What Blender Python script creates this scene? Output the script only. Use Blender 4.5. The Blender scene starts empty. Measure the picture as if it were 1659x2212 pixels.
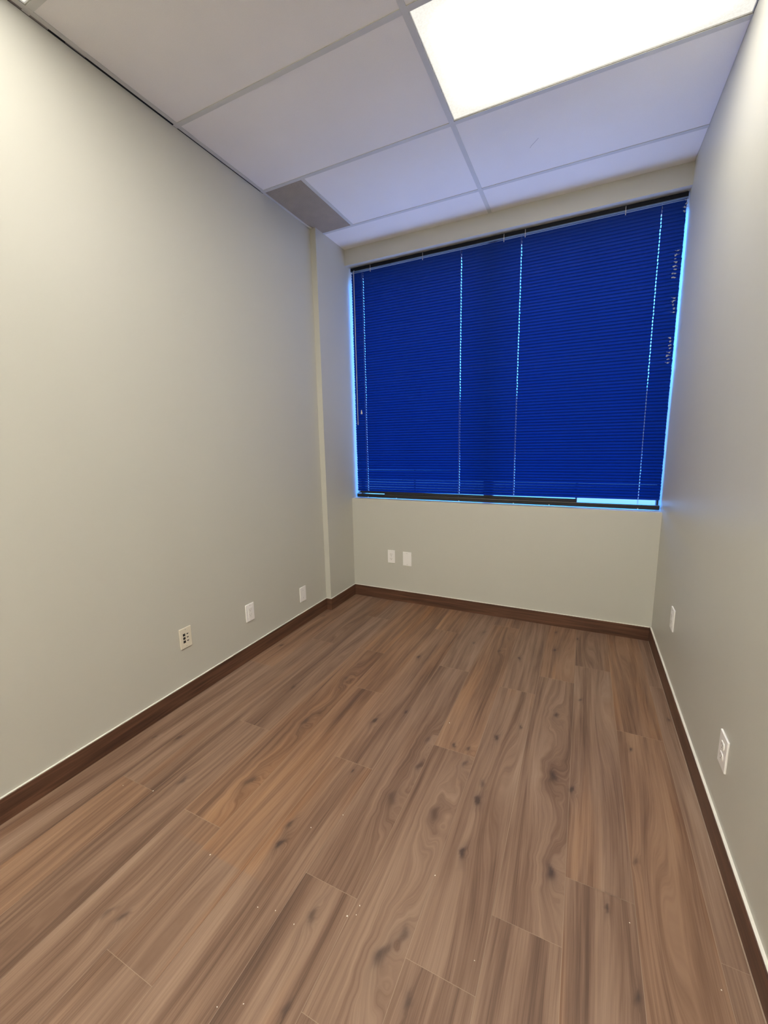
import bpy, bmesh, math, random
import numpy as np
from mathutils import Vector, Matrix

random.seed(7)
rng = np.random.default_rng(11)
scn = bpy.context.scene
COL = scn.collection

# ------------------------------------------------------------------ room measures (metres)
W = 2.372        # room width, left wall to right wall
H = 2.922        # ceiling
YB = -5.30       # rear wall, behind the camera
CX, CK = 0.047, 0.403   # pilaster in the far left corner: how far it stands out, how long it is
ZS, ZT = 0.8925, 2.803  # window opening
MX = 1.218       # main tee
TY = [-0.300, -0.910, -1.520, -2.130, -2.740, -3.350, -3.960, -4.570, -5.180]   # cross tees
BB, BT = 0.0957, 0.012  # baseboard

# ------------------------------------------------------------------ helpers
def new_mat(name):
    m = bpy.data.materials.new(name); m.use_nodes = True
    nt = m.node_tree; nt.nodes.clear()
    out = nt.nodes.new('ShaderNodeOutputMaterial')
    return m, nt, out

def N(nt, typ, **kw):
    n = nt.nodes.new(typ)
    for k, v in kw.items():
        if k == 'inp':
            for kk, vv in v.items(): n.inputs[kk].default_value = vv
        else: setattr(n, k, v)
    return n

def simple(name, col, rough=0.5, spec=0.5, metal=0.0, var=0.04, scale=30, bump=0.0, bscale=300):
    m, nt, out = new_mat(name)
    b = N(nt, 'ShaderNodeBsdfPrincipled', inp={'Roughness': rough, 'Metallic': metal, 'Specular IOR Level': spec})
    tc = N(nt, 'ShaderNodeTexCoord')
    nz = N(nt, 'ShaderNodeTexNoise', inp={'Scale': scale, 'Detail': 3.0})
    nt.links.new(tc.outputs['Object'], nz.inputs['Vector'])
    mx = N(nt, 'ShaderNodeMix', data_type='RGBA')
    c = Vector(col)
    mx.inputs[6].default_value = (*(c * (1 - var)), 1); mx.inputs[7].default_value = (*(c * (1 + var)), 1)
    nt.links.new(nz.outputs['Fac'], mx.inputs[0]); nt.links.new(mx.outputs[2], b.inputs['Base Color'])
    if bump:
        n2 = N(nt, 'ShaderNodeTexNoise', inp={'Scale': bscale, 'Detail': 2.0})
        nt.links.new(tc.outputs['Object'], n2.inputs['Vector'])
        bp = N(nt, 'ShaderNodeBump', inp={'Strength': bump, 'Distance': 0.001})
        nt.links.new(n2.outputs['Fac'], bp.inputs['Height']); nt.links.new(bp.outputs['Normal'], b.inputs['Normal'])
    nt.links.new(b.outputs[0], out.inputs[0])
    return m

def box(bm, x0, x1, y0, y1, z0, z1, bev=0.0, seg=2):
    vs = [bm.verts.new((x, y, z)) for z in (z0, z1) for y in (y0, y1) for x in (x0, x1)]
    fs = [bm.faces.new([vs[i] for i in f]) for f in ((0,2,3,1),(4,5,7,6),(0,1,5,4),(2,6,7,3),(0,4,6,2),(1,3,7,5))]
    if bev:
        es = set(e for f in fs for e in f.edges)
        bmesh.ops.bevel(bm, geom=list(es), offset=bev, segments=seg, profile=0.5, affect='EDGES')
    return fs

def cyl(bm, p0, p1, r0, r1=None, n=12):
    r1 = r0 if r1 is None else r1
    p0, p1 = Vector(p0), Vector(p1); d = (p1 - p0).normalized()
    a = d.orthogonal().normalized(); b = d.cross(a)
    A = [bm.verts.new(p0 + (a * math.cos(t) + b * math.sin(t)) * r0) for t in [2*math.pi*i/n for i in range(n)]]
    B = [bm.verts.new(p1 + (a * math.cos(t) + b * math.sin(t)) * r1) for t in [2*math.pi*i/n for i in range(n)]]
    for i in range(n):
        bm.faces.new((A[i], A[(i+1) % n], B[(i+1) % n], B[i]))
    bm.faces.new(A[::-1]); bm.faces.new(B)

def tube(bm, pts, r, n=6):
    for a, b in zip(pts[:-1], pts[1:]): cyl(bm, a, b, r, r, n)

def obj(name, bm, mat, parent=None, loc=None, smooth=False, rz=0.0):
    me = bpy.data.meshes.new(name)
    bmesh.ops.recalc_face_normals(bm, faces=bm.faces[:])
    bm.to_mesh(me); bm.free()
    if smooth:
        for p in me.polygons: p.use_smooth = True
    me.materials.append(mat)
    o = bpy.data.objects.new(name, me); COL.objects.link(o)
    if loc: o.location = loc
    o.rotation_euler = (0, 0, rz)
    if parent: o.parent = parent
    return o

def boxobj(name, dims, mat, parent=None, bev=0.0):
    bm = bmesh.new(); box(bm, *dims, bev=bev); return obj(name, bm, mat, parent)

def thing(name, label, cat, loc=(0, 0, 0), rz=0.0, group=None):
    o = bpy.data.objects.new(name, None); COL.objects.link(o)
    o.empty_display_size = 0.05
    o.location = loc; o.rotation_euler = (0, 0, rz); o['label'] = label; o['category'] = cat
    if group: o['group'] = group
    return o

def struct(o, label=None):
    o['kind'] = 'structure'
    if label: o['label'] = label
    return o

# ------------------------------------------------------------------ materials
def wall_paint():
    m, nt, out = new_mat('greige_satin_paint')
    b = N(nt, 'ShaderNodeBsdfPrincipled', inp={'Roughness': 0.42, 'Specular IOR Level': 0.45})
    g = N(nt, 'ShaderNodeNewGeometry')
    n1 = N(nt, 'ShaderNodeTexNoise', inp={'Scale': 1.6, 'Detail': 4.0})
    mp = N(nt, 'ShaderNodeMapping', inp={'Scale': (1.5, 1.5, 0.8)})
    nt.links.new(g.outputs['Position'], mp.inputs['Vector']); nt.links.new(mp.outputs[0], n1.inputs['Vector'])
    mx = N(nt, 'ShaderNodeMix', data_type='RGBA')
    mx.inputs[6].default_value = (0.525, 0.512, 0.450, 1); mx.inputs[7].default_value = (0.550, 0.538, 0.476, 1)
    nt.links.new(n1.outputs['Fac'], mx.inputs[0]); nt.links.new(mx.outputs[2], b.inputs['Base Color'])
    n2 = N(nt, 'ShaderNodeTexNoise', inp={'Scale': 160.0, 'Detail': 3.0})
    nt.links.new(g.outputs['Position'], n2.inputs['Vector'])
    n3 = N(nt, 'ShaderNodeTexNoise', inp={'Scale': 7.0, 'Detail': 2.0})
    nt.links.new(g.outputs['Position'], n3.inputs['Vector'])
    ad = N(nt, 'ShaderNodeMath', operation='MULTIPLY_ADD', inp={1: 6.0})
    nt.links.new(n3.outputs['Fac'], ad.inputs[0]); nt.links.new(n2.outputs['Fac'], ad.inputs[2])
    bp = N(nt, 'ShaderNodeBump', inp={'Strength': 0.25, 'Distance': 0.0006})
    nt.links.new(ad.outputs[0], bp.inputs['Height']); nt.links.new(bp.outputs[0], b.inputs['Normal'])
    nt.links.new(b.outputs[0], out.inputs[0])
    return m
M_WALL = wall_paint()

def tile_mat():
    m, nt, out = new_mat('mineral_fibre_tile')
    b = N(nt, 'ShaderNodeBsdfPrincipled', inp={'Roughness': 0.95, 'Specular IOR Level': 0.1})
    g = N(nt, 'ShaderNodeNewGeometry')
    n1 = N(nt, 'ShaderNodeTexNoise', inp={'Scale': 260.0, 'Detail': 4.0})
    n2 = N(nt, 'ShaderNodeTexNoise', inp={'Scale': 3.0, 'Detail': 3.0})
    for n in (n1, n2): nt.links.new(g.outputs['Position'], n.inputs['Vector'])
    mx = N(nt, 'ShaderNodeMix', data_type='RGBA')
    mx.inputs[6].default_value = (0.76, 0.735, 0.69, 1); mx.inputs[7].default_value = (0.90, 0.87, 0.82, 1)
    ad = N(nt, 'ShaderNodeMath', operation='MULTIPLY_ADD', inp={1: 0.45})
    sb = N(nt, 'ShaderNodeMath', operation='MULTIPLY', inp={1: 0.55})
    nt.links.new(n2.outputs['Fac'], sb.inputs[0])
    nt.links.new(n1.outputs['Fac'], ad.inputs[0]); nt.links.new(sb.outputs[0], ad.inputs[2])
    nt.links.new(ad.outputs[0], mx.inputs[0]); nt.links.new(mx.outputs[2], b.inputs['Base Color'])
    bp = N(nt, 'ShaderNodeBump', inp={'Strength': 0.35, 'Distance': 0.001})
    nt.links.new(n1.outputs['Fac'], bp.inputs['Height']); nt.links.new(bp.outputs[0], b.inputs['Normal'])
    nt.links.new(b.outputs[0], out.inputs[0])
    return m
M_TILE = tile_mat()
M_TEE = simple('painted_steel_tee', (0.58, 0.575, 0.53), rough=0.45, spec=0.4, var=0.03)
M_DARK = simple('gap_shade_dark', (0.02, 0.02, 0.02), rough=0.9)  # near-black that stands for the shade in the left ceiling gap
M_PLENUM = simple('plenum_slab', (0.10, 0.10, 0.10), rough=0.9)
M_GRILLE = simple('dusty_grey_brown_grille', (0.44, 0.39, 0.31), rough=0.7, var=0.15, scale=12)
M_FILTER = simple('grille_filter', (0.34, 0.30, 0.25), rough=0.9, var=0.2, scale=9)
M_HOUSING = simple('lamp_housing_steel', (0.62, 0.61, 0.58), rough=0.4)
M_CAULK = simple('cream_caulk', (0.74, 0.72, 0.64), rough=0.5, var=0.05, scale=60)
M_GREYCAULK = simple('grey_gap_filler', (0.22, 0.20, 0.18), rough=0.8, var=0.2, scale=40)
M_PLATE = simple('white_plastic_plate', (0.90, 0.88, 0.85), rough=0.3, var=0.01)
M_DATAPLATE = simple('almond_plastic_plate', (0.74, 0.68, 0.55), rough=0.35, var=0.02)
M_RECEPT = simple('white_receptacle', (0.87, 0.85, 0.81), rough=0.3, var=0.01)
M_SLOT = simple('socket_dark', (0.012, 0.010, 0.010), rough=0.6)
M_SLOTG = simple('socket_contact_shadow', (0.16, 0.14, 0.12), rough=0.6)
M_SCREW = simple('screw_head', (0.55, 0.53, 0.50), rough=0.35, metal=0.3)
M_HEAD = simple('headrail_black_enamel', (0.006, 0.007, 0.011), rough=0.5, spec=0.15)
M_LIP = simple('headrail_lip', (0.11, 0.17, 0.30), rough=0.35)
M_RAIL = simple('bottom_rail_enamel', (0.014, 0.014, 0.016), rough=0.3)
M_CORD = simple('blind_cord', (0.20, 0.25, 0.42), rough=0.8)
M_WAND = simple('clear_wand_plastic', (0.42, 0.42, 0.45), rough=0.2, spec=0.6)
M_BEIGE = simple('beige_plastic', (0.62, 0.57, 0.50), rough=0.4)
M_FRAY = simple('frayed_cord', (0.27, 0.30, 0.36), rough=0.9, var=0.25, scale=150)
M_FRAME = simple('dark_bronze_aluminium', (0.02, 0.02, 0.022), rough=0.4)
M_CRUMB = simple('white_crumb', (0.85, 0.80, 0.70), rough=0.8)
M_SCRATCH = simple('pencil_grey_scuff', (0.25, 0.24, 0.24), rough=0.9)

def wood_dark():
    m, nt, out = new_mat('dark_stained_baseboard')
    b = N(nt, 'ShaderNodeBsdfPrincipled', inp={'Roughness': 0.38, 'Specular IOR Level': 0.4})
    g = N(nt, 'ShaderNodeNewGeometry')
    mp = N(nt, 'ShaderNodeMapping', inp={'Scale': (1.3, 1.3, 26.0)})
    n1 = N(nt, 'ShaderNodeTexNoise', inp={'Scale': 2.0, 'Detail': 5.0, 'Distortion': 0.6})
    nt.links.new(g.outputs['Position'], mp.inputs['Vector']); nt.links.new(mp.outputs[0], n1.inputs['Vector'])
    cr = N(nt, 'ShaderNodeValToRGB')
    cr.color_ramp.elements[0].position = 0.3; cr.color_ramp.elements[0].color = (0.050, 0.023, 0.015, 1)
    cr.color_ramp.elements[1].position = 0.75; cr.color_ramp.elements[1].color = (0.165, 0.078, 0.046, 1)
    nt.links.new(n1.outputs['Fac'], cr.inputs[0]); nt.links.new(cr.outputs[0], b.inputs['Base Color'])
    nt.links.new(b.outputs[0], out.inputs[0])
    return m
M_BASE = wood_dark()

SLAT_D0 = (0.001, 0.014, 0.100, 1); SLAT_D1 = (0.0015, 0.019, 0.125, 1); SLAT_T = (0.0012, 0.0055, 0.028, 1)
def slat_mat():
    m, nt, out = new_mat('blue_enamel_slat')
    g = N(nt, 'ShaderNodeNewGeometry')
    nz = N(nt, 'ShaderNodeTexNoise', inp={'Scale': 3.0, 'Detail': 3.0})
    nt.links.new(g.outputs['Position'], nz.inputs['Vector'])
    mx = N(nt, 'ShaderNodeMix', data_type='RGBA')
    mx.inputs[6].default_value = SLAT_D0; mx.inputs[7].default_value = SLAT_D1
    nt.links.new(nz.outputs['Fac'], mx.inputs[0])
    d = N(nt, 'ShaderNodeBsdfDiffuse'); nt.links.new(mx.outputs[2], d.inputs['Color'])
    t = N(nt, 'ShaderNodeBsdfTranslucent', inp={'Color': SLAT_T})
    a = N(nt, 'ShaderNodeAddShader'); nt.links.new(d.outputs[0], a.inputs[0]); nt.links.new(t.outputs[0], a.inputs[1])
    gl = N(nt, 'ShaderNodeBsdfGlossy', inp={'Roughness': 0.35, 'Color': (0.6, 0.75, 1.0, 1)})
    ms = N(nt, 'ShaderNodeMixShader', inp={0: 0.02})
    nt.links.new(a.outputs[0], ms.inputs[1]); nt.links.new(gl.outputs[0], ms.inputs[2])
    nt.links.new(ms.outputs[0], out.inputs[0])
    return m
M_SLAT = slat_mat()

def glass_mat():
    m, nt, out = new_mat('blue_tinted_window_glass')
    t = N(nt, 'ShaderNodeBsdfTransparent', inp={'Color': (0.33, 0.50, 1.0, 1)})
    g = N(nt, 'ShaderNodeBsdfGlossy', inp={'Roughness': 0.02, 'Color': (0.9, 0.95, 1, 1)})
    fr = N(nt, 'ShaderNodeFresnel', inp={'IOR': 1.45})
    mu = N(nt, 'ShaderNodeMath', operation='MULTIPLY', inp={1: 0.6})
    ms = N(nt, 'ShaderNodeMixShader')
    nt.links.new(fr.outputs[0], mu.inputs[0]); nt.links.new(mu.outputs[0], ms.inputs[0])
    nt.links.new(t.outputs[0], ms.inputs[1]); nt.links.new(g.outputs[0], ms.inputs[2])
    nt.links.new(ms.outputs[0], out.inputs[0])
    return m
M_GLASS = glass_mat()

LAMP = 19.5
def lens_mat(LAMP):
    # lamp diffuser: brightest under the tubes, weaker at the rim of the lens
    m, nt, out = new_mat('lit_prismatic_lens')
    tc = N(nt, 'ShaderNodeTexCoord')
    sx = N(nt, 'ShaderNodeSeparateXYZ'); nt.links.new(tc.outputs['Object'], sx.inputs[0])
    def edge(sock, half, soft):
        a = N(nt, 'ShaderNodeMath', operation='ABSOLUTE'); nt.links.new(sock, a.inputs[0])
        r = N(nt, 'ShaderNodeMapRange', interpolation_type='SMOOTHSTEP', inp={'From Min': half, 'From Max': half - soft, 'To Min': 0.0, 'To Max': 1.0})
        nt.links.new(a.outputs[0], r.inputs['Value']); return r.outputs[0]
    ex = edge(sx.outputs['X'], 0.60, 0.42); ey = edge(sx.outputs['Y'], 0.305, 0.17)
    mn = N(nt, 'ShaderNodeMath', operation='MULTIPLY')
    nt.links.new(ex, mn.inputs[0]); nt.links.new(ey, mn.inputs[1])
    vo = N(nt, 'ShaderNodeTexVoronoi', inp={'Scale': 160.0}); nt.links.new(tc.outputs['Object'], vo.inputs['Vector'])
    st = N(nt, 'ShaderNodeMapRange', inp={'From Min': 0.0, 'From Max': 1.0, 'To Min': 0.95, 'To Max': LAMP})
    pw = N(nt, 'ShaderNodeMath', operation='POWER', inp={1: 1.7}); nt.links.new(mn.outputs[0], pw.inputs[0]); nt.links.new(pw.outputs[0], st.inputs['Value'])
    pr = N(nt, 'ShaderNodeMapRange', inp={'From Min': 0.0, 'From Max': 0.8, 'To Min': 1.06, 'To Max': 0.92})
    nt.links.new(vo.outputs['Distance'], pr.inputs['Value'])
    s2 = N(nt, 'ShaderNodeMath', operation='MULTIPLY'); nt.links.new(st.outputs[0], s2.inputs[0]); nt.links.new(pr.outputs[0], s2.inputs[1])
    e = N(nt, 'ShaderNodeEmission', inp={'Color': (1.0, 0.965, 0.875, 1)})
    nt.links.new(s2.outputs[0], e.inputs['Strength']); nt.links.new(e.outputs[0], out.inputs[0])
    return m
M_LENS = lens_mat(LAMP * 0.95); M_LENS_ADDED = lens_mat(LAMP * 2.9); M_LENS3 = lens_mat(LAMP * 0.80)

# ------------------------------------------------------------------ floor
def floor_mat():
    m, nt, out = new_mat('oak_look_plank')
    L = nt.links.new
    b = N(nt, 'ShaderNodeBsdfPrincipled', inp={'Specular IOR Level': 0.35})
    g = N(nt, 'ShaderNodeNewGeometry')
    aw = N(nt, 'ShaderNodeAttribute', attribute_name='warp')
    ak = N(nt, 'ShaderNodeAttribute', attribute_name='knot')
    asd = N(nt, 'ShaderNodeAttribute', attribute_name='seed')
    at = N(nt, 'ShaderNodeAttribute', attribute_name='tone')
    sp = N(nt, 'ShaderNodeSeparateXYZ'); L(g.outputs['Position'], sp.inputs[0])
    X = N(nt, 'ShaderNodeMath', operation='ADD'); L(sp.outputs['X'], X.inputs[0]); L(aw.outputs['Fac'], X.inputs[1])
    cb = N(nt, 'ShaderNodeCombineXYZ'); L(X.outputs[0], cb.inputs[0]); L(sp.outputs['Y'], cb.inputs[1]); L(asd.outputs['Fac'], cb.inputs[2])
    def nz(scale, detail, rough=0.5, dist=0.0):
        mp = N(nt, 'ShaderNodeMapping', inp={'Scale': scale}); L(cb.outputs[0], mp.inputs['Vector'])
        n = N(nt, 'ShaderNodeTexNoise', inp={'Scale': 1.0, 'Detail': detail, 'Roughness': rough, 'Distortion': dist}); L(mp.outputs[0], n.inputs['Vector'])
        return n.outputs['Fac']
    broad = nz((17, 1.0, 1), 3.0, 0.5, 0.3)
    mid = nz((75, 1.7, 1), 3.0, 0.55, 0.15)
    fine = nz((420, 7.0, 1), 3.0, 0.6)
    hue = nz((8, 0.7, 1.7), 2.0)
    def ma(op, a, bb, c=None):
        n = N(nt, 'ShaderNodeMath', operation=op)
        for i, s in enumerate((a, bb, c)):
            if s is None: continue
            if isinstance(s, (int, float)): n.inputs[i].default_value = s
            else: L(s, n.inputs[i])
        return n.outputs[0]
    v = ma('MULTIPLY', broad, 0.50)
    v = ma('MULTIPLY_ADD', mid, 0.33, v)
    v = ma('MULTIPLY_ADD', fine, 0.17, v)
    ring = ma('SINE', ma('MULTIPLY_ADD', ma('MULTIPLY_ADD', broad, 0.05, X.outputs[0]), 900.0, asd.outputs['Fac']), 0.0)
    v = ma('MULTIPLY_ADD', ma('MULTIPLY', ring, hue), 0.026, v)
    v = ma('ADD', v, at.outputs['Fac'])
    cr = N(nt, 'ShaderNodeValToRGB'); L(v, cr.inputs[0])
    e = cr.color_ramp.elements
    e[0].position = 0.34; e[0].color = (0.085, 0.047, 0.030, 1)
    e[1].position = 0.69; e[1].color = (0.300, 0.202, 0.140, 1)
    q = cr.color_ramp.elements.new(0.45); q.color = (0.160, 0.092, 0.059, 1)
    q = cr.color_ramp.elements.new(0.54); q.color = (0.218, 0.134, 0.090, 1)
    hr = N(nt, 'ShaderNodeMapRange', inp={'From Min': 0.56, 'From Max': 0.78, 'To Min': 0.0, 'To Max': 0.6}); L(hue, hr.inputs['Value'])
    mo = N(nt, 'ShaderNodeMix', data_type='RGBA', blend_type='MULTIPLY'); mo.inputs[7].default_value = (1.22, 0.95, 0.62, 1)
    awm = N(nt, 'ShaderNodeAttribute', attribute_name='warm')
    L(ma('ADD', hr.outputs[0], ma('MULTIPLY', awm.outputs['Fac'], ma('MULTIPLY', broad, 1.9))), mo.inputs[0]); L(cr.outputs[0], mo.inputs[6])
    kn = ma('MULTIPLY', ak.outputs['Fac'], ma('MULTIPLY_ADD', mid, 0.9, 0.45))
    kc = N(nt, 'ShaderNodeClamp', inp={'Max': 0.9}); L(kn, kc.inputs[0])
    mk = N(nt, 'ShaderNodeMix', data_type='RGBA'); mk.inputs[7].default_value = (0.042, 0.025, 0.020, 1)
    L(kc.outputs[0], mk.inputs[0]); L(mo.outputs[2], mk.inputs[6])
    L(mk.outputs[2], b.inputs['Base Color'])
    rr = N(nt, 'ShaderNodeMapRange', inp={'From Min': 0.3, 'From Max': 0.7, 'To Min': 0.56, 'To Max': 0.44}); L(fine, rr.inputs['Value'])
    L(rr.outputs[0], b.inputs['Roughness'])
    bp = N(nt, 'ShaderNodeBump', inp={'Strength': 0.2, 'Distance': 0.0006}); L(fine, bp.inputs['Height']); L(bp.outputs[0], b.inputs['Normal'])
    L(b.outputs[0], out.inputs[0])
    return m
M_FLOOR = floor_mat()
M_SEAM = simple('pale_dusty_seam', (0.29, 0.21, 0.15), rough=0.8, var=0.55, scale=2.2)

SEAM = [-0.005, 0.200, 0.3905, 0.581, 0.7715, 0.962, 1.1525, 1.343, 1.5335, 1.724, 1.9145, 2.105, 2.2955, W + 0.005]
JOINT = [[-1.32, -2.70, -4.08], [-0.905, -2.266, -3.64], [-0.40, -1.790, -3.17], [-0.89, -2.271, -3.65], [-1.295, -2.675, -4.05],
         [-0.410, -1.797, -3.18], [-0.885, -2.270, -3.65], [-0.17, -1.550, -2.550, -3.93], [-0.96, -2.342, -3.72], [-0.76, -2.140, -3.52],
         [-0.55, -1.933, -3.31], [-1.10, -2.48, -3.86], [-0.62, -2.0, -3.38]]
# knots in the boards: x, y, size, darkness, swirl class
KNOTS = [(0.102, -2.05, 0.8, 0.6, 1),
 (0.217, -2.005, 1, 0.7, 0),
 (0.451, -2.181, 1.3, 0.6, 1),
 (0.714, -2.056, 1.6, 0.6, 2),
 (1.011, -2.224, 1, 1, 1),
 (0.994, -2.156, 0.9, 0.7, 1),
 (0.454, -1.442, 1.0, 0.7, 0),
 (0.702, -1.656, 1.4, 0.6, 2),
 (0.068, -1.075, 0.9, 0.8, 0),
 (0.694, -1.242, 1.2, 0.5, 2),
 (0.998, -0.839, 0.9, 0.9, 1),
 (1.018, -1.514, 1, 1, 1),
 (1.138, -1.385, 0.8, 0.8, 0),
 (1.309, -1.531, 1.1, 0.5, 2),
 (1.327, -1.698, 1.3, 0.6, 2),
 (1.078, -1.836, 0.5, 1, 0),
 (1.43, -1.519, 0.9, 0.7, 1),
 (1.493, -1.512, 0.9, 0.7, 1),
 (1.501, -1.599, 1, 0.5, 2),
 (1.279, -0.512, 0.9, 0.6, 1),
 (1.462, -0.551, 1, 0.6, 1),
 (1.311, -0.321, 0.8, 0.6, 0),
 (1.599, -1.383, 1, 0.9, 1),
 (1.293, -1.899, 1.8, 0.55, 2),
 (1.467, -1.893, 1.7, 0.6, 2),
 (1.6, -1.768, 1, 0.8, 1),
 (1.598, -1.679, 1, 0.5, 1),
 (1.594, -0.597, 0.9, 0.9, 1),
 (1.791, -0.394, 0.9, 0.9, 1),
 (1.783, -0.118, 1, 0.6, 0),
 (1.923, -0.166, 0.6, 1, 0),
 (1.836, -1.101, 1.1, 0.7, 2),
 (1.687, -1.266, 0.7, 0.7, 0),
 (1.847, -1.525, 1.7, 0.75, 2),
 (1.925, -1.561, 0.9, 1, 1),
 (2.154, -1.214, 0.6, 0.8, 0),
 (1.948, -0.914, 0.6, 0.8, 0),
 (2.341, -0.914, 0.7, 0.6, 0),
 (1.6, -1.992, 1.1, 0.95, 1),
 (1.593, -1.762, 0.9, 0.8, 0),
 (1.242, -2.368, 1.1, 0.6, 1),
 (1.474, -2.369, 1.7, 0.7, 2),
 (1.506, -2.293, 1.4, 0.5, 1),
 (1.573, -2.42, 1.0, 0.6, 0),
 (1.307, -2.563, 0.9, 0.7, 0),
 (0.728, -2.606, 0.9, 0.6, 1),
 (0.68, -2.618, 1, 0.5, 1),
 (1.87, -1.943, 1.5, 0.75, 2),
 (2.03, -1.979, 0.6, 1, 0),
 (2.121, -1.784, 0.8, 0.5, 1),
 (2.092, -2.175, 0.9, 0.7, 0),
 (0.061, -0.537, 1, 0.5, 0),
 (1.639, -0.002, 0.9, 0.5, 0)]
CRUMBS = [(0.392, -2.266), (0.251, -2.3), (0.818, -2.36), (1.136, -2.401), (1.209, -2.406), (1.359, -2.283), (1.339, -2.323), (1.362, -2.309), (1.704, -2.27), (1.152, -2.039), (1.537, -2.104), (2.087, -1.995), (2.281, -2.068), (1.203, -2.6), (1.147, -2.632), (1.366, -1.377), (1.081, -2.416), (1.073, -2.132)]

FX = np.array([k[0] for k in KNOTS]); FY = np.array([k[1] for k in KNOTS])
def build_floor():
    vs = []; fs = []; A = {k: [] for k in ('warp', 'knot', 'seed', 'tone', 'warm')}; wj = 0.0
    base = 0; g = 0.0007
    for i in range(len(SEAM) - 1):
        x0, x1 = SEAM[i] + g, SEAM[i + 1] - g
        ys = [0.0] + JOINT[i] + [YB]
        for j in range(len(ys) - 1):
            y1, y0 = ys[j] - g, ys[j + 1] + g
            if y1 - y0 < 0.01: continue
            nx = max(2, int((x1 - x0) / 0.006) + 1); ny = max(2, int((y1 - y0) / 0.009) + 1)
            if y1 < -3.2: nx, ny = 9, 20
            X, Y = np.meshgrid(np.linspace(x0, x1, nx), np.linspace(y0, y1, ny))
            seed = float(rng.uniform(0, 60)); tone = float(rng.normal(0, 0.013))
            wp = np.zeros_like(X); kt = np.zeros_like(X)
            xc = (x0 + x1) / 2
            # slow wander of the grain and a cathedral figure in some boards
            ph = rng.uniform(0, 6.28, 3)
            wp += 0.006 * np.sin(Y * 3.1 + ph[0]) + 0.003 * np.sin(Y * 7.3 + ph[1])
            if rng.random() < 0.55:
                xa = xc + rng.uniform(-0.04, 0.04); ya = rng.uniform(y0, y1); 
                wp += 0.055 * np.exp(-((X - xa) / 0.045) ** 2 - ((Y - ya) / 0.42) ** 2)
            for (kx, ky, sz, dk, sw) in KNOTS:
                if not (x0 - 0.012 < kx < x1 + 0.012 and y0 - 0.05 < ky < y1 + 0.05): continue
                a = 0.0085 * sz; b = 0.017 * sz
                u = (X - kx); v = (Y - ky)
                u = u + 0.45 * a * np.sin(v / b * 1.3 + kx * 40) + 0.2 * a * np.sin(v / b * 3.1 + ky * 50); v = v + 0.3 * b * np.sin(u / a * 1.9 + ky * 30)
                r2 = (u / a) ** 2 + (v / b) ** 2
                kt += dk * np.exp(-r2 ** 1.5)
                kt += dk * 0.33 * np.exp(-((u / (a * 1.8)) ** 2 + (v / (b * 3.0)) ** 2))
                if sw:
                    am = (0.020, 0.045)[sw - 1] * sz ** 0.5; aw = (0.018, 0.032)[sw - 1] * sz ** 0.5; al = (0.055, 0.11)[sw - 1] * sz ** 0.5
                    wp += am * np.exp(-(u / aw) ** 2 - (v / al) ** 2)
                else:
                    wp += np.sign(u + 1e-6) * 0.004 * np.exp(-(u / 0.02) ** 2 - (v / 0.05) ** 2)
            n = X.size
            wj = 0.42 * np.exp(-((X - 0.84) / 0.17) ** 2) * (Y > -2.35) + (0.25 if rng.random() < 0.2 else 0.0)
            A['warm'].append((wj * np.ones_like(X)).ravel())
            co = np.stack([X.ravel(), Y.ravel(), np.zeros(n)], 1)
            vs.append(co)
            A['warp'].append(wp.ravel()); A['knot'].append(np.clip(kt.ravel(), 0, 1.1)); A['seed'].append(np.full(n, seed)); A['tone'].append(np.full(n, tone))
            idx = base + np.arange(n).reshape(ny, nx)
            fs.append(np.stack([idx[:-1, :-1].ravel(), idx[:-1, 1:].ravel(), idx[1:, 1:].ravel(), idx[1:, :-1].ravel()], 1))
            base += n
    V = np.concatenate(vs); F_ = np.concatenate(fs)
    me = bpy.data.meshes.new('floor')
    me.vertices.add(len(V)); me.vertices.foreach_set('co', V.astype(np.float32).ravel())
    me.loops.add(F_.size); me.loops.foreach_set('vertex_index', F_.astype(np.int32).ravel())
    me.polygons.add(len(F_)); me.polygons.foreach_set('loop_start', (np.arange(len(F_)) * 4).astype(np.int32))
    me.polygons.foreach_set('loop_total', np.full(len(F_), 4, np.int32))
    me.update(calc_edges=True)
    for k, v in A.items():
        at = me.attributes.new(k, 'FLOAT', 'POINT'); at.data.foreach_set('value', np.concatenate(v).astype(np.float32))
    me.materials.append(M_FLOOR)
    o = bpy.data.objects.new('floor', me); COL.objects.link(o); struct(o, 'brown knotty wood-look plank floor')
    # subfloor showing in the hairline joints
    sf = boxobj('subfloor', (-0.1, W + 0.1, YB - 0.1, 0.3, -0.12, -0.0012), M_SEAM, o)
    return o
FLOOR = build_floor()

# ------------------------------------------------------------------ walls
YG = 0.200    # glass plane
YO = 0.32     # outer face of the window wall
HT = H + 0.40
struct(boxobj('wall_left', (-0.12, 0.0, YB - 0.12, -CK, -0.12, HT), M_WALL), 'long greige side wall on the left')
struct(boxobj('wall_corner_column', (-0.12, CX, -CK, YO, -0.12, HT), M_WALL), 'shallow greige pilaster in the far left corner')
struct(boxobj('wall_right', (W, W + 0.12, YB - 0.12, YO, -0.12, HT), M_WALL), 'greige side wall on the right')
bm = bmesh.new()
box(bm, CX, W, 0.0, YO, -0.12, ZS); box(bm, CX, W, 0.0, YO, ZT, HT)
struct(obj('wall_back', bm, M_WALL), 'greige window wall with sill and header')
struct(boxobj('wall_rear', (0.0, W, YB - 0.12, YB, -0.12, HT), M_WALL), 'greige wall behind the viewpoint')

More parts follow.
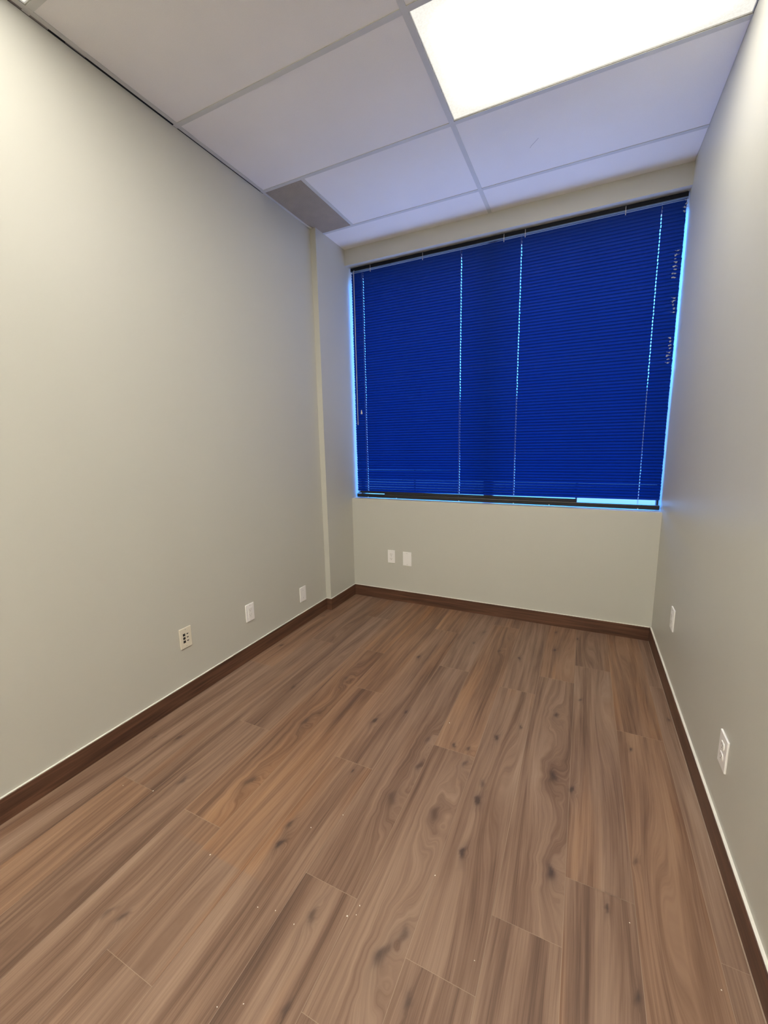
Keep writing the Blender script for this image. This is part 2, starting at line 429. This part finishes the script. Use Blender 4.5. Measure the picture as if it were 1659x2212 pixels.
# ------------------------------------------------------------------ baseboards
def baseboard(name, runs, beads, lab):
    bm = bmesh.new()
    for r in runs: box(bm, *r, 0.0, BB, bev=0.0012)
    o = obj(name, bm, M_BASE); struct(o, lab)
    bm = bmesh.new()
    for r in beads: box(bm, *r, BB - 0.0005, BB + 0.0035, bev=0.001)
    obj('caulk_bead', bm, M_CAULK, o)
    return o
t = BT; q = 0.0075
baseboard('baseboard_left', [(0, t, YB, -CK - t)], [(-0.001, q, YB, -CK)], 'dark brown baseboard along the left wall')
baseboard('baseboard_column', [(0, CX + t, -CK - t, -CK), (CX, CX + t, -CK, -t)], [(0, CX + q, -CK - q, -CK), (CX, CX + q, -CK, 0)], 'dark brown baseboard around the pilaster')
baseboard('baseboard_back', [(CX, W - t, -t, 0)], [(CX, W, -q, 0.001)], 'dark brown baseboard under the window')
baseboard('baseboard_right', [(W - t, W, YB, 0)], [(W - 0.0085, W + 0.001, YB, 0)], 'dark brown baseboard along the right wall')
boxobj('shoe_caulk', (W - t - 0.0035, W - t, YB, -t, 0.0, 0.002), M_SEAM, bpy.data.objects['baseboard_right'])

# ------------------------------------------------------------------ ceiling
bm = bmesh.new(); box(bm, -0.12, W + 0.12, YB - 0.12, YO, HT - 0.02, HT + 0.10)
CEIL = struct(obj('ceiling', bm, M_PLENUM), 'suspended white tile ceiling in a steel grid')
LIGHTS = {('R', 1), ('L', 3), ('R', 5), ('L', 7)}
XL, XR = 0.012, W - 0.001
ys = [0.0] + TY + [YB]
for j in range(len(ys) - 1):
    y1, y0 = ys[j] - 0.001, ys[j + 1] + 0.001
    for side, a, b_ in (('L', XL, MX), ('R', MX, XR)):
        if (side, j - 1) in LIGHTS: continue
        if side == 'L' and j == 1: a = 0.305                                    # the grille takes the rest
        if side == 'L' and j == 0: a = CX + 0.001
        bmt = bmesh.new()
        if side == 'L' and j == 1: a = 0.300
        if side == 'L' and j == 0:
            box(bmt, CX + .0005, b_, y0, y1, H + 0.0015, H + 0.017)
        else: box(bmt, a, b_, y0, y1, H + 0.0015, H + 0.017)
        tl = obj('ceiling_tile', bmt, M_TILE, CEIL)
        if side == 'R' and j == 1:
            bs = bmesh.new()
            pts = [(1.542, -0.550), (1.552, -0.566), (1.566, -0.581), (1.590, -0.607)]
            for (ax, ay), (bx, by) in zip(pts[:-1], pts[1:]):
                cyl(bs, (ax, ay, H + 0.0013), (bx, by, H + 0.0013), 0.0007, 0.0007, 5)
            obj('scuff_mark', bs, M_SCRATCH, CEIL)
def tee(name, x0, x1, y0, y1):
    bmt = bmesh.new(); box(bmt, x0, x1, y0, y1, H - 0.0008, H + 0.0014, bev=0.0003, seg=1)
    if x1 - x0 > y1 - y0: box(bmt, x0, x1, (y0 + y1) / 2 - 0.0015, (y0 + y1) / 2 + 0.0015, H + 0.0012, H + 0.038)
    else: box(bmt, (x0 + x1) / 2 - 0.0015, (x0 + x1) / 2 + 0.0015, y0, y1, H + 0.0012, H + 0.038)
    return obj(name, bmt, M_TEE, CEIL)
tee('main_tee', MX - 0.012, MX + 0.012, YB, 0.0)
for k, y in enumerate(TY):
    x0 = CX if k == 0 else 0.002
    tee('cross_tee', x0, MX - 0.012, y - 0.012, y + 0.012)
    tee('cross_tee', MX + 0.012, W, y - 0.012, y + 0.012)
tee('cross_tee', 0.300 - 0.010, 0.300 + 0.012, TY[1] + 0.012, TY[0] - 0.012)
# wall angle on the left, standing off the wall so that a dark gap shows
def angle(x0, x1, y0, y1):
    bmt = bmesh.new(); box(bmt, x0, x1, y0, y1, H - 0.0010, H + 0.0012, bev=0.0003, seg=1)
    box(bmt, x0, x0 + 0.0015, y0, y1, H, H + 0.02)
    return obj('wall_angle', bmt, M_TEE, CEIL)
angle(0.0100, 0.031, YB, TY[2] - 0.012)
angle(0.0055, 0.027, TY[2] + 0.012, TY[1] - 0.012)
angle(0.0015, 0.018, TY[1] + 0.012, -CK)
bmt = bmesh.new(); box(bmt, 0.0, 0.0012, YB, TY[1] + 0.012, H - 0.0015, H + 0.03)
obj('gap_shade_strip', bmt, M_DARK, CEIL)  # strip of wall above the paint, coloured dark for the gap's shade
bmt = bmesh.new(); box(bmt, 0.0002, 0.0098, YB, -2.06, H - 0.0005, H + 0.006); box(bmt, 0.0012, 0.0098, -2.00, -1.93, H + 0.002, H + 0.006)
obj('gap_filler', bmt, M_GREYCAULK, CEIL)
bmt = bmesh.new(); box(bmt, 0.0, 0.012, TY[2] - 0.012, TY[2] + 0.012, H - 0.0014, H + 0.0012, bev=0.0003, seg=1)
obj('tee_end', bmt, M_TEE, CEIL)

# return air grille
G = thing('air_return_grille', 'grey-brown mesh air return grille in the ceiling above the pilaster', 'vent', (0, 0, 0))
gx0, gx1, gy0, gy1 = 0.018, 0.290, TY[1] + 0.012, TY[0] - 0.010
bmt = bmesh.new()
p = 0.0085; wth = 0.0030
n = int((gx1 - gx0) / p)
for i in range(n + 1):
    x = gx0 + i * (gx1 - gx0) / n
    if x < CX: box(bmt, x - wth / 2, x + wth / 2, gy0, -CK, H + 0.001, H + 0.005)
    else: box(bmt, x - wth / 2, x + wth / 2, gy0, gy1, H + 0.001, H + 0.005)
n = int((gy1 - gy0) / p)
for i in range(n + 1):
    y = gy0 + i * (gy1 - gy0) / n
    box(bmt, gx0 if y < -CK else CX + 0.001, gx1, y - wth / 2, y + wth / 2, H + 0.0012, H + 0.0048)
obj('mesh_panel', bmt, M_GRILLE, G)
# wrinkled filter sheet lying on the mesh
bmt = bmesh.new(); R_, C_ = 50, 22
grid = []
for i in range(R_ + 1):
    row = []
    for j in range(C_ + 1):
        x = CX + 0.002 + (gx1 - CX - 0.004) * j / C_; y = gy0 + (gy1 - gy0) * i / R_
        d = (y - (gy1 - 0.115 - 0.35 * (x - 0.17) ** 2 * 8)) / 0.014
        z = H + 0.009 + 0.020 * math.exp(-d * d) + 0.0015 * math.sin(x * 60 + y * 23)
        row.append(bmt.verts.new((x, y, z)))
    grid.append(row)
for i in range(R_):
    for j in range(C_): bmt.faces.new((grid[i][j], grid[i][j+1], grid[i+1][j+1], grid[i+1][j]))
box(bmt, 0.004, CX + 0.003, gy0, -CK, H + 0.010, H + 0.012)
obj('filter_sheet', bmt, M_FILTER, G, smooth=True)

# light fixtures
def troffer(x0, x1, y0, y1, lab, k=1.0):
    cx, cy = (x0 + x1) / 2, (y0 + y1) / 2
    t_ = thing('ceiling_light', lab, 'ceiling light', (cx, cy, H), group='recessed fluorescent ceiling lights')
    hx, hy = (x1 - x0) / 2, (y1 - y0) / 2
    bmt = bmesh.new()
    box(bmt, -hx, hx, -hy, hy, 0.060, 0.10)
    for a in ((-hx, -hx + 0.003, -hy, hy), (hx - 0.003, hx, -hy, hy), (-hx + .003, hx - .003, -hy, -hy + 0.003), (-hx + .003, hx - .003, hy - 0.003, hy)):
        box(bmt, *a, 0.002, 0.060)
    obj('housing', bmt, M_HOUSING, t_)
    bmt = bmesh.new(); box(bmt, -hx + 0.004, hx - 0.004, -hy + 0.004, hy - 0.004, 0.006, 0.009)
    obj('lens', bmt, {1.0: M_LENS, 2.0: M_LENS_ADDED, 0.75: M_LENS3}[k], t_)
    return t_
troffer(MX + 0.012, W - 0.002, TY[2] + 0.012, TY[1] - 0.012, 'large lit fluorescent troffer against the right wall')
troffer(MX + 0.012, W - 0.002, TY[6] + 0.012, TY[5] - 0.012, 'added unseen ceiling light behind the viewpoint on the right', 2.0)  # added out of view to brighten the room
troffer(0.031, MX - 0.012, TY[8] + 0.012, TY[7] - 0.012, 'added unseen ceiling light at the rear end of the room', 2.0)  # second added light, unseen, lifts the overall brightness
troffer(0.031, MX - 0.012, TY[4] + 0.012, TY[3] - 0.012, 'lit ceiling light of which one corner shows above the left wall', 0.75)

# ------------------------------------------------------------------ window
WIN = bpy.data.objects.new('window_1', None); COL.objects.link(WIN); WIN.location = (W / 2, YG, ZS); struct(WIN, 'wide blue-tinted window behind the blind')
WIN.empty_display_size = 0.1
inv = Matrix.Translation((-W / 2, -YG, -ZS))
def wpart(name, bm, mat):
    bmesh.ops.transform(bm, matrix=inv, verts=bm.verts); return obj(name, bm, mat, WIN)
bmt = bmesh.new()
for a in ((CX, CX + 0.012, ZS, ZT), (W - 0.012, W, ZS, ZT), (CX + 0.012, W - 0.012, ZS, ZS + 0.012), (CX + 0.012, W - 0.012, ZT - 0.02, ZT)):
    box(bmt, a[0], a[1], YG - 0.015, YG + 0.03, a[2], a[3])
wpart('window_frame', bmt, M_FRAME)
bmt = bmesh.new(); box(bmt, 1.174, 1.244, YG - 0.020, YG + 0.03, ZS + 0.012, ZT - 0.02); wpart('mullion', bmt, M_FRAME)
for a, b_ in ((CX + 0.012, 1.174), (1.244, W - 0.012)):
    bmt = bmesh.new(); v = [bmt.verts.new(c) for c in ((a, YG, ZS + 0.012), (b_, YG, ZS + 0.012), (b_, YG, ZT - 0.02), (a, YG, ZT - 0.02))]; bmt.faces.new(v)
    wpart('glass_pane', bmt, M_GLASS)
for x in (0.572, 1.857):
    bmt = bmesh.new(); box(bmt, x - 0.006, x + 0.006, YG - 0.012, YG - 0.002, ZS + 0.012, ZT - 0.02); wpart('glazing_bar', bmt, M_FRAME)

# ------------------------------------------------------------------ blind
YBL = 0.080
B = thing('window_blind', 'closed blue horizontal mini blind filling the wide window', 'blind', (W / 2, YBL, ZS))
BX, BY, BZ = W / 2, YBL, ZS
def L3(x, y, z): return (x - BX, y - BY, z - BZ)
def bbox_(bm, x0, x1, y0, y1, z0, z1, bev=0.0): box(bm, x0 - BX, x1 - BX, y0 - BY, y1 - BY, z0 - BZ, z1 - BZ, bev)
SX0, SX1 = 0.066, 2.364
bmt = bmesh.new(); bbox_(bmt, SX0, 2.366, 0.060, 0.097, 2.773, 2.799, 0.001); hr_ = obj('headrail', bmt, M_HEAD, B)
bmt = bmesh.new(); bbox_(bmt, SX0 + 0.004, 2.3655, 0.0575, 0.064, 2.7655, 2.7735, 0.001); obj('headrail_lip', bmt, M_LIP, hr_)
HOLES = [0.174, 1.001, 1.426, 2.241]
TILT = math.radians(62.5)
def slat_mesh(kind):
    bm = bmesh.new()
    xs = [SX0]
    for h in HOLES: xs += [h - 0.0022, h + 0.0022]
    xs += [2.290, 2.305, 2.318, 2.330, 2.342, SX1]
    S = [-0.0125, -0.0095, -0.0062, 0.0, 0.0062, 0.0095, 0.0125]
    holes = {(xs[1 + 2 * i], xs[2 + 2 * i]) for i in range(4)}
    V = []
    for x in xs:
        row = []
        for s in S:
            crown = 0.0016 * (1 - (s / 0.0125) ** 2)
            ex = 0.0
            if kind == 1 and x > 2.29: ex = 0.004 * math.sin((x - 2.29) * 60) * (1 if s > 0 else 0.3)
            if kind == 2 and x > 2.29: ex = -0.003 * math.sin((x - 2.29) * 75)
            y = -s * math.cos(TILT) + (crown + ex) * math.sin(TILT); z = s * math.sin(TILT) + (crown + ex) * math.cos(TILT)
            xx = x
            if x in (SX0, SX1) and abs(s) > 0.012: xx = x + (0.003 if x == SX0 else -0.003)
            row.append(bm.verts.new((xx - BX, y, z)))
        V.append(row)
    for i in range(len(xs) - 1):
        for j in range(len(S) - 1):
            if (xs[i], xs[i + 1]) in holes and 2 <= j <= 3: continue
            bm.faces.new((V[i][j], V[i + 1][j], V[i + 1][j + 1], V[i][j + 1]))
    me = bpy.data.meshes.new('slat'); bm.to_mesh(me); bm.free(); me.materials.append(M_SLAT)
    for p_ in me.polygons: p_.use_smooth = True
    return me
SM = [slat_mesh(0), slat_mesh(1), slat_mesh(2)]
NS = 86
for i in range(NS):
    zc = 2.751 - 0.021 * i
    k = 0
    if 1.80 < zc < 2.00 or 2.10 < zc < 2.23 or 2.30 < zc < 2.49: k = 1 if i % 2 else 2
    o = bpy.data.objects.new('slat', SM[k]); COL.objects.link(o); o.parent = B
    o.location = (random.uniform(-0.0012, 0.0008) - (0.0015 if zc > 1.3 else 0), random.uniform(-0.0006, 0.0006), zc - BZ)
    o.rotation_euler = (math.radians(random.gauss(0, 0.8)), -0.0050 * (i / NS) ** 3 + math.radians(random.gauss(0, 0.01)), 0)
# broken slats resting on the bottom rail
bmt = bmesh.new()
bbox_(bmt, 0.335, 1.862, 0.070, 0.090, 0.9285, 0.9345)
for z in (0.9350, 0.9395, 0.9440, 0.9485): bbox_(bmt, 0.070 + (z - .935) * 2, 1.862, 0.069, 0.091, z, z + 0.0038)
obj('stacked_slats', bmt, M_RAIL, B)
bmt = bmesh.new(); bbox_(bmt, 0.060, 2.366, 0.068, 0.092, 0.8965, 0.9280, 0.005); br = obj('bottom_rail', bmt, M_RAIL, B)
for x in HOLES + [0.45, 1.68]:
    bmt = bmesh.new(); cyl(bmt, L3(x, 0.0665, 0.9005), L3(x, 0.0685, 0.9005), 0.004, 0.004, 10); obj('rail_button', bmt, M_BEIGE, br)
for x in HOLES:
    bmt = bmesh.new()
    for dx in (-0.0042,):
        cyl(bmt, L3(x + dx, 0.0645, 0.930), L3(x + dx, 0.0645, 2.768), 0.0005, 0.0005, 5)
        cyl(bmt, L3(x + dx, 0.0955, 0.930), L3(x + dx, 0.0955, 2.768), 0.0005, 0.0005, 5)
    cyl(bmt, L3(x, 0.080, 0.930), L3(x, 0.080, 2.768), 0.0007, 0.0007, 5)
    obj('ladder_cord', bmt, M_CORD, B)
for x in (0.252, 0.702, 1.306, 1.448, 2.044):
    bmt = bmesh.new()
    bbox_(bmt, x - 0.0016, x + 0.0016, 0.0555, 0.0575, 2.748, 2.796); bbox_(bmt, x - 0.0035, x + 0.0035, 0.0545, 0.0575, 2.762, 2.772, 0.001)
    bbox_(bmt, x - 0.0028, x + 0.0028, 0.0550, 0.0580, 2.744, 2.750, 0.001)
    obj('valance_clip', bmt, M_WAND, B)
bmt = bmesh.new(); cyl(bmt, L3(0.101, 0.050, 2.768), L3(0.102, 0.050, 1.545), 0.0034, 0.0034, 6); cyl(bmt, L3(0.102, 0.050, 1.560), L3(0.102, 0.050, 1.532), 0.0048, 0.0040, 8)
cyl(bmt, L3(0.101, 0.058, 2.778), L3(0.101, 0.050, 2.765), 0.003, 0.003, 6)
obj('tilt_wand', bmt, M_WAND, B)
bmt = bmesh.new(); cyl(bmt, L3(0.140, 0.055, 2.768), L3(0.1385, 0.052, 1.655), 0.0006, 0.0006, 5)
pc = obj('pull_cord', bmt, M_SLAT, B)
bmt = bmesh.new(); cyl(bmt, L3(0.1385, 0.052, 1.657), L3(0.1385, 0.052, 1.628), 0.0030, 0.0085, 12); cyl(bmt, L3(0.1385, 0.052, 1.628), L3(0.1385, 0.052, 1.622), 0.0085, 0.0060, 12)
obj('tassel', bmt, M_BEIGE, pc)
# frayed, crumpled cord shreds hanging at the right end of the slats
def shreds(z0, z1, xa, xb, dens, seed):
    r = random.Random(seed); bmt = bmesh.new()
    z = z1
    while z > z0:
        k = max(2, int(dens * r.uniform(0.6, 1.4)))
        t_ = (z - z0) / (z1 - z0); xm = xa + (xb - xa) * t_
        for _ in range(min(k, 3)):
            x = xm + r.uniform(-0.007, 0.007); zz = z + r.uniform(-0.004, 0.004)
            g0 = bmesh.ops.create_icosphere(bmt, subdivisions=2, radius=1.0)
            sx_, sz_ = r.uniform(0.0035, 0.0070), r.uniform(0.0022, 0.0045); tl_ = r.uniform(-0.5, 0.5)
            for v in g0['verts']:
                c = v.co * (1 + 0.25 * math.sin(v.co.x * 5 + x * 900) * math.cos(v.co.z * 4 + z * 300))
                v.co = Vector((x - BX + sx_ * (c.x * math.cos(tl_) - c.z * math.sin(tl_)), 0.0632 - BY + 0.0012 * c.y, zz - BZ + sz_ * (c.z * math.cos(tl_)) + sx_ * c.x * math.sin(tl_)))
        if r.random() < 0.5:
            tube(bmt, [L3(xm - 0.012, 0.0632, z + 0.004), L3(xm, 0.0625, z - 0.001), L3(xm + 0.014, 0.0632, z + r.uniform(-0.004, 0.008))], 0.0009, 5)
        z -= 0.0210
    return obj('frayed_cord', bmt, M_FRAY, B)
shreds(2.335, 2.485, 2.326, 2.334, 4, 1)
shreds(2.120, 2.220, 2.338, 2.336, 1.5, 2)
shreds(1.830, 1.985, 2.333, 2.338, 4, 3)
shreds(2.690, 2.760, 2.350, 2.358, 5, 4)

# ------------------------------------------------------------------ wall plates  (local frame: face looks to -Y)
def plate(kind, label, loc, rz, w=0.072, h=0.114, grp='white wall plates'):
    t_ = thing('wall_plate' if kind == 'blank' else ('data_outlet' if kind == 'data' else 'power_outlet'), label, 'outlet' if kind != 'blank' else 'wall plate', loc, rz, grp)
    mp_ = M_DATAPLATE if kind == 'data' else M_PLATE
    th = 0.0065
    bmt = bmesh.new(); box(bmt, -w / 2, w / 2, -th, 0.0, -h / 2, h / 2, bev=0.0022, seg=3); obj('cover_plate', bmt, mp_, t_)
    def screw(z):
        bmt = bmesh.new(); cyl(bmt, (0, -th + 0.0005, z), (0, -th - 0.0008, z), 0.0030, 0.0026, 12); box(bmt, -0.0022, 0.0022, -th - 0.0010, -th - 0.0007, z - 0.0004, z + 0.0004)
        obj('screw', bmt, M_SCREW, t_)
    if kind == 'duplex':
        for zc in (0.0195, -0.0195):
            bmt = bmesh.new()
            pts = []
            for k in range(28):
                a = 2 * math.pi * k / 28
                x = 0.0172 * math.cos(a); z = max(-0.0135, min(0.0135, 0.0172 * math.sin(a)))
                pts.append((x, z))
            f = [bmt.verts.new((x * 0.95, -th - 0.0022, zc + z * 0.95)) for x, z in pts]; f2 = [bmt.verts.new((x, -th + 0.001, zc + z)) for x, z in pts]
            bmt.faces.new(f)
            for k in range(28): bmt.faces.new((f[k], f[(k + 1) % 28], f2[(k + 1) % 28], f2[k]))
            r_ = obj('receptacle', bmt, M_RECEPT, t_)
            bmt = bmesh.new()
            for x, hh in ((-0.0063, 0.0075), (0.0063, 0.0063)):
                box(bmt, x - 0.0009, x + 0.0009, -th - 0.0024, -th - 0.0018, zc + 0.0035 - hh / 2, zc + 0.0035 + hh / 2)
            cyl(bmt, (0, -th - 0.0018, zc - 0.0072), (0, -th - 0.0024, zc - 0.0072), 0.0024, 0.0024, 12)
            obj('socket_slots', bmt, M_SLOTG, r_)
        screw(0.0)
    elif kind == 'decora':
        bmt = bmesh.new(); box(bmt, -0.0165, 0.0165, -th - 0.0018, -th + 0.001, -0.0335, 0.0335, bev=0.0012); r_ = obj('receptacle', bmt, M_RECEPT, t_)
        bmt = bmesh.new()
        for zc in (0.017, -0.017):
            for x, hh in ((-0.0063, 0.0075), (0.0063, 0.0063)):
                box(bmt, x - 0.0008, x + 0.0008, -th - 0.0022, -th - 0.0016, zc + 0.003 - hh / 2, zc + 0.003 + hh / 2)
            cyl(bmt, (0, -th - 0.0016, zc - 0.0062), (0, -th - 0.0022, zc - 0.0062), 0.0022, 0.0022, 12)
        obj('socket_slots', bmt, M_SLOTG, r_)
        screw(0.0484); screw(-0.0484)
    elif kind == 'data':
        # local +X points towards the window on the left wall
        for r_i, zc in enumerate((0.0195, 0.0, -0.0195)):
            for c_i, xc in enumerate((-0.0105, 0.0105)):
                bmt = bmesh.new()
                if c_i == 0: box(bmt, xc - 0.0070, xc + 0.0070, -th - 0.0004, -th + 0.001, zc - 0.0068, zc + 0.0068)
                else:
                    box(bmt, xc - 0.0060, xc + 0.0060, -th - 0.0004, -th + 0.001, zc - 0.0005, zc + 0.0030)
                    box(bmt, xc - 0.0025, xc + 0.0025, -th - 0.0004, -th + 0.001, zc - 0.0030, zc - 0.0004)
                obj('data_port', bmt, M_SLOT, t_)
        screw(0.0475); screw(-0.0475)
    else:
        screw(h / 2 - 0.012 if h > .118 else 0.0300); screw(-h / 2 + 0.012 if h > .118 else -0.0300)
    return t_
R90 = math.pi / 2
plate('data', 'almond six-port data outlet on the left wall, three ports wide open', (0.0, -1.757, 0.357), R90)
plate('decora', 'white power outlet on the left wall beside the six-port data plate', (0.0, -1.279, 0.3135), R90)
plate('blank', 'blank white cover plate on the left wall nearest the pilaster', (0.0, -0.721, 0.242), R90)
plate('duplex', 'narrow white power outlet under the window', (0.4255, 0.0, 0.3955), 0.0, 0.068, 0.114)
plate('blank', 'wider blank white cover plate under the window', (0.5735, 0.0, 0.3885), 0.0, 0.078, 0.122)
plate('decora', 'white power outlet on the right wall near the window corner', (W, -0.627, 0.4155), -R90, 0.078, 0.120)
plate('duplex', 'white power outlet on the right wall nearest the viewer', (W, -1.579, 0.3385), -R90, 0.078, 0.116)

# ------------------------------------------------------------------ crumbs on the floor
for i, (x, y) in enumerate(CRUMBS):
    r = random.Random(i); bmt = bmesh.new()
    bmesh.ops.create_icosphere(bmt, subdivisions=1, radius=0.0016 * r.uniform(0.6, 1.2))
    for v in bmt.verts: v.co = Vector((v.co.x * r.uniform(0.7, 1.5), v.co.y * r.uniform(0.8, 2.0), v.co.z * 0.7)); 
    mn = min(v.co.z for v in bmt.verts)
    for v in bmt.verts: v.co.z -= mn
    o = obj('crumb', bmt, M_CRUMB, None, (x, y, 0.0), rz=r.uniform(0, 3))
    o['label'] = 'tiny white crumb lying on the brown plank floor'; o['category'] = 'crumb'; o['group'] = 'white crumbs scattered on the floor'

# ------------------------------------------------------------------ daylight
wd = bpy.data.worlds.new('sky'); scn.world = wd; wd.use_nodes = True; nt = wd.node_tree; nt.nodes.clear()
SKY = 1.0
tc = N(nt, 'ShaderNodeTexCoord'); sp = N(nt, 'ShaderNodeSeparateXYZ'); nt.links.new(tc.outputs['Generated'], sp.inputs[0])
cr = N(nt, 'ShaderNodeValToRGB'); mr = N(nt, 'ShaderNodeMapRange', inp={'From Min': -1.0, 'From Max': 1.0}); nt.links.new(sp.outputs['Z'], mr.inputs['Value']); nt.links.new(mr.outputs[0], cr.inputs[0])
e = cr.color_ramp.elements
e[0].position = 0.0; e[0].color = (0.85, 0.76, 0.76, 1)
e[1].position = 1.0; e[1].color = (0.20, 0.70, 1.9, 1)
for p_, c in ((0.27, (0.50, 0.46, 0.47, 1)), (0.42, (0.13, 0.13, 0.15, 1)), (0.465, (0.10, 0.36, 0.50, 1)), (0.49, (0.03, 0.05, 0.06, 1)), (0.545, (0.03, 0.05, 0.06, 1)), (0.56, (0.22, 1.3, 1.9, 1)), (0.75, (0.24, 1.0, 1.9, 1))):
    q_ = cr.color_ramp.elements.new(p_); q_.color = c
bg = N(nt, 'ShaderNodeBackground', inp={'Strength': 7.5}); wo = N(nt, 'ShaderNodeOutputWorld')
nt.links.new(cr.outputs[0], bg.inputs['Color']); nt.links.new(bg.outputs[0], wo.inputs[0])
pl = bpy.data.lights.new('window_portal', 'AREA'); pl.shape = 'RECTANGLE'; pl.size = W - CX; pl.size_y = ZT - ZS; pl.cycles.is_portal = True
po = bpy.data.objects.new('window_portal', pl); COL.objects.link(po); po.location = ((W + CX) / 2, YG + 0.05, (ZS + ZT) / 2); po.rotation_euler = (-math.pi / 2, 0, 0)

# ------------------------------------------------------------------ camera
yaw, pitch, roll = 0.4513, -0.167, -0.0198
fw = Vector((-math.sin(yaw) * math.cos(pitch), math.cos(yaw) * math.cos(pitch), math.sin(pitch)))
ri = Vector((math.cos(yaw), math.sin(yaw), 0)); up = ri.cross(fw)
r2 = ri * math.cos(roll) + up * math.sin(roll); u2 = -ri * math.sin(roll) + up * math.cos(roll)
cd = bpy.data.cameras.new('camera'); co = bpy.data.objects.new('camera', cd); COL.objects.link(co)
cd.sensor_fit = 'VERTICAL'; cd.sensor_height = 24.0; cd.lens = 892.45 / 2212 * 24.0; cd.clip_start = 0.02
Mx = Matrix((r2, u2, -fw)).transposed().to_4x4(); Mx.translation = Vector((1.8966, -3.1699, 1.3785))
co.matrix_world = Mx
scn.camera = co

vs_ = scn.view_settings
vs_.view_transform = 'Standard'; vs_.look = 'None'; vs_.gamma = 1.0; vs_.use_curve_mapping = False; vs_.exposure = 0.12
cy = scn.cycles
cy.max_bounces = 10; cy.diffuse_bounces = 8; cy.transparent_max_bounces = 16; cy.sample_clamp_indirect = 6.0
cy.use_denoising = True
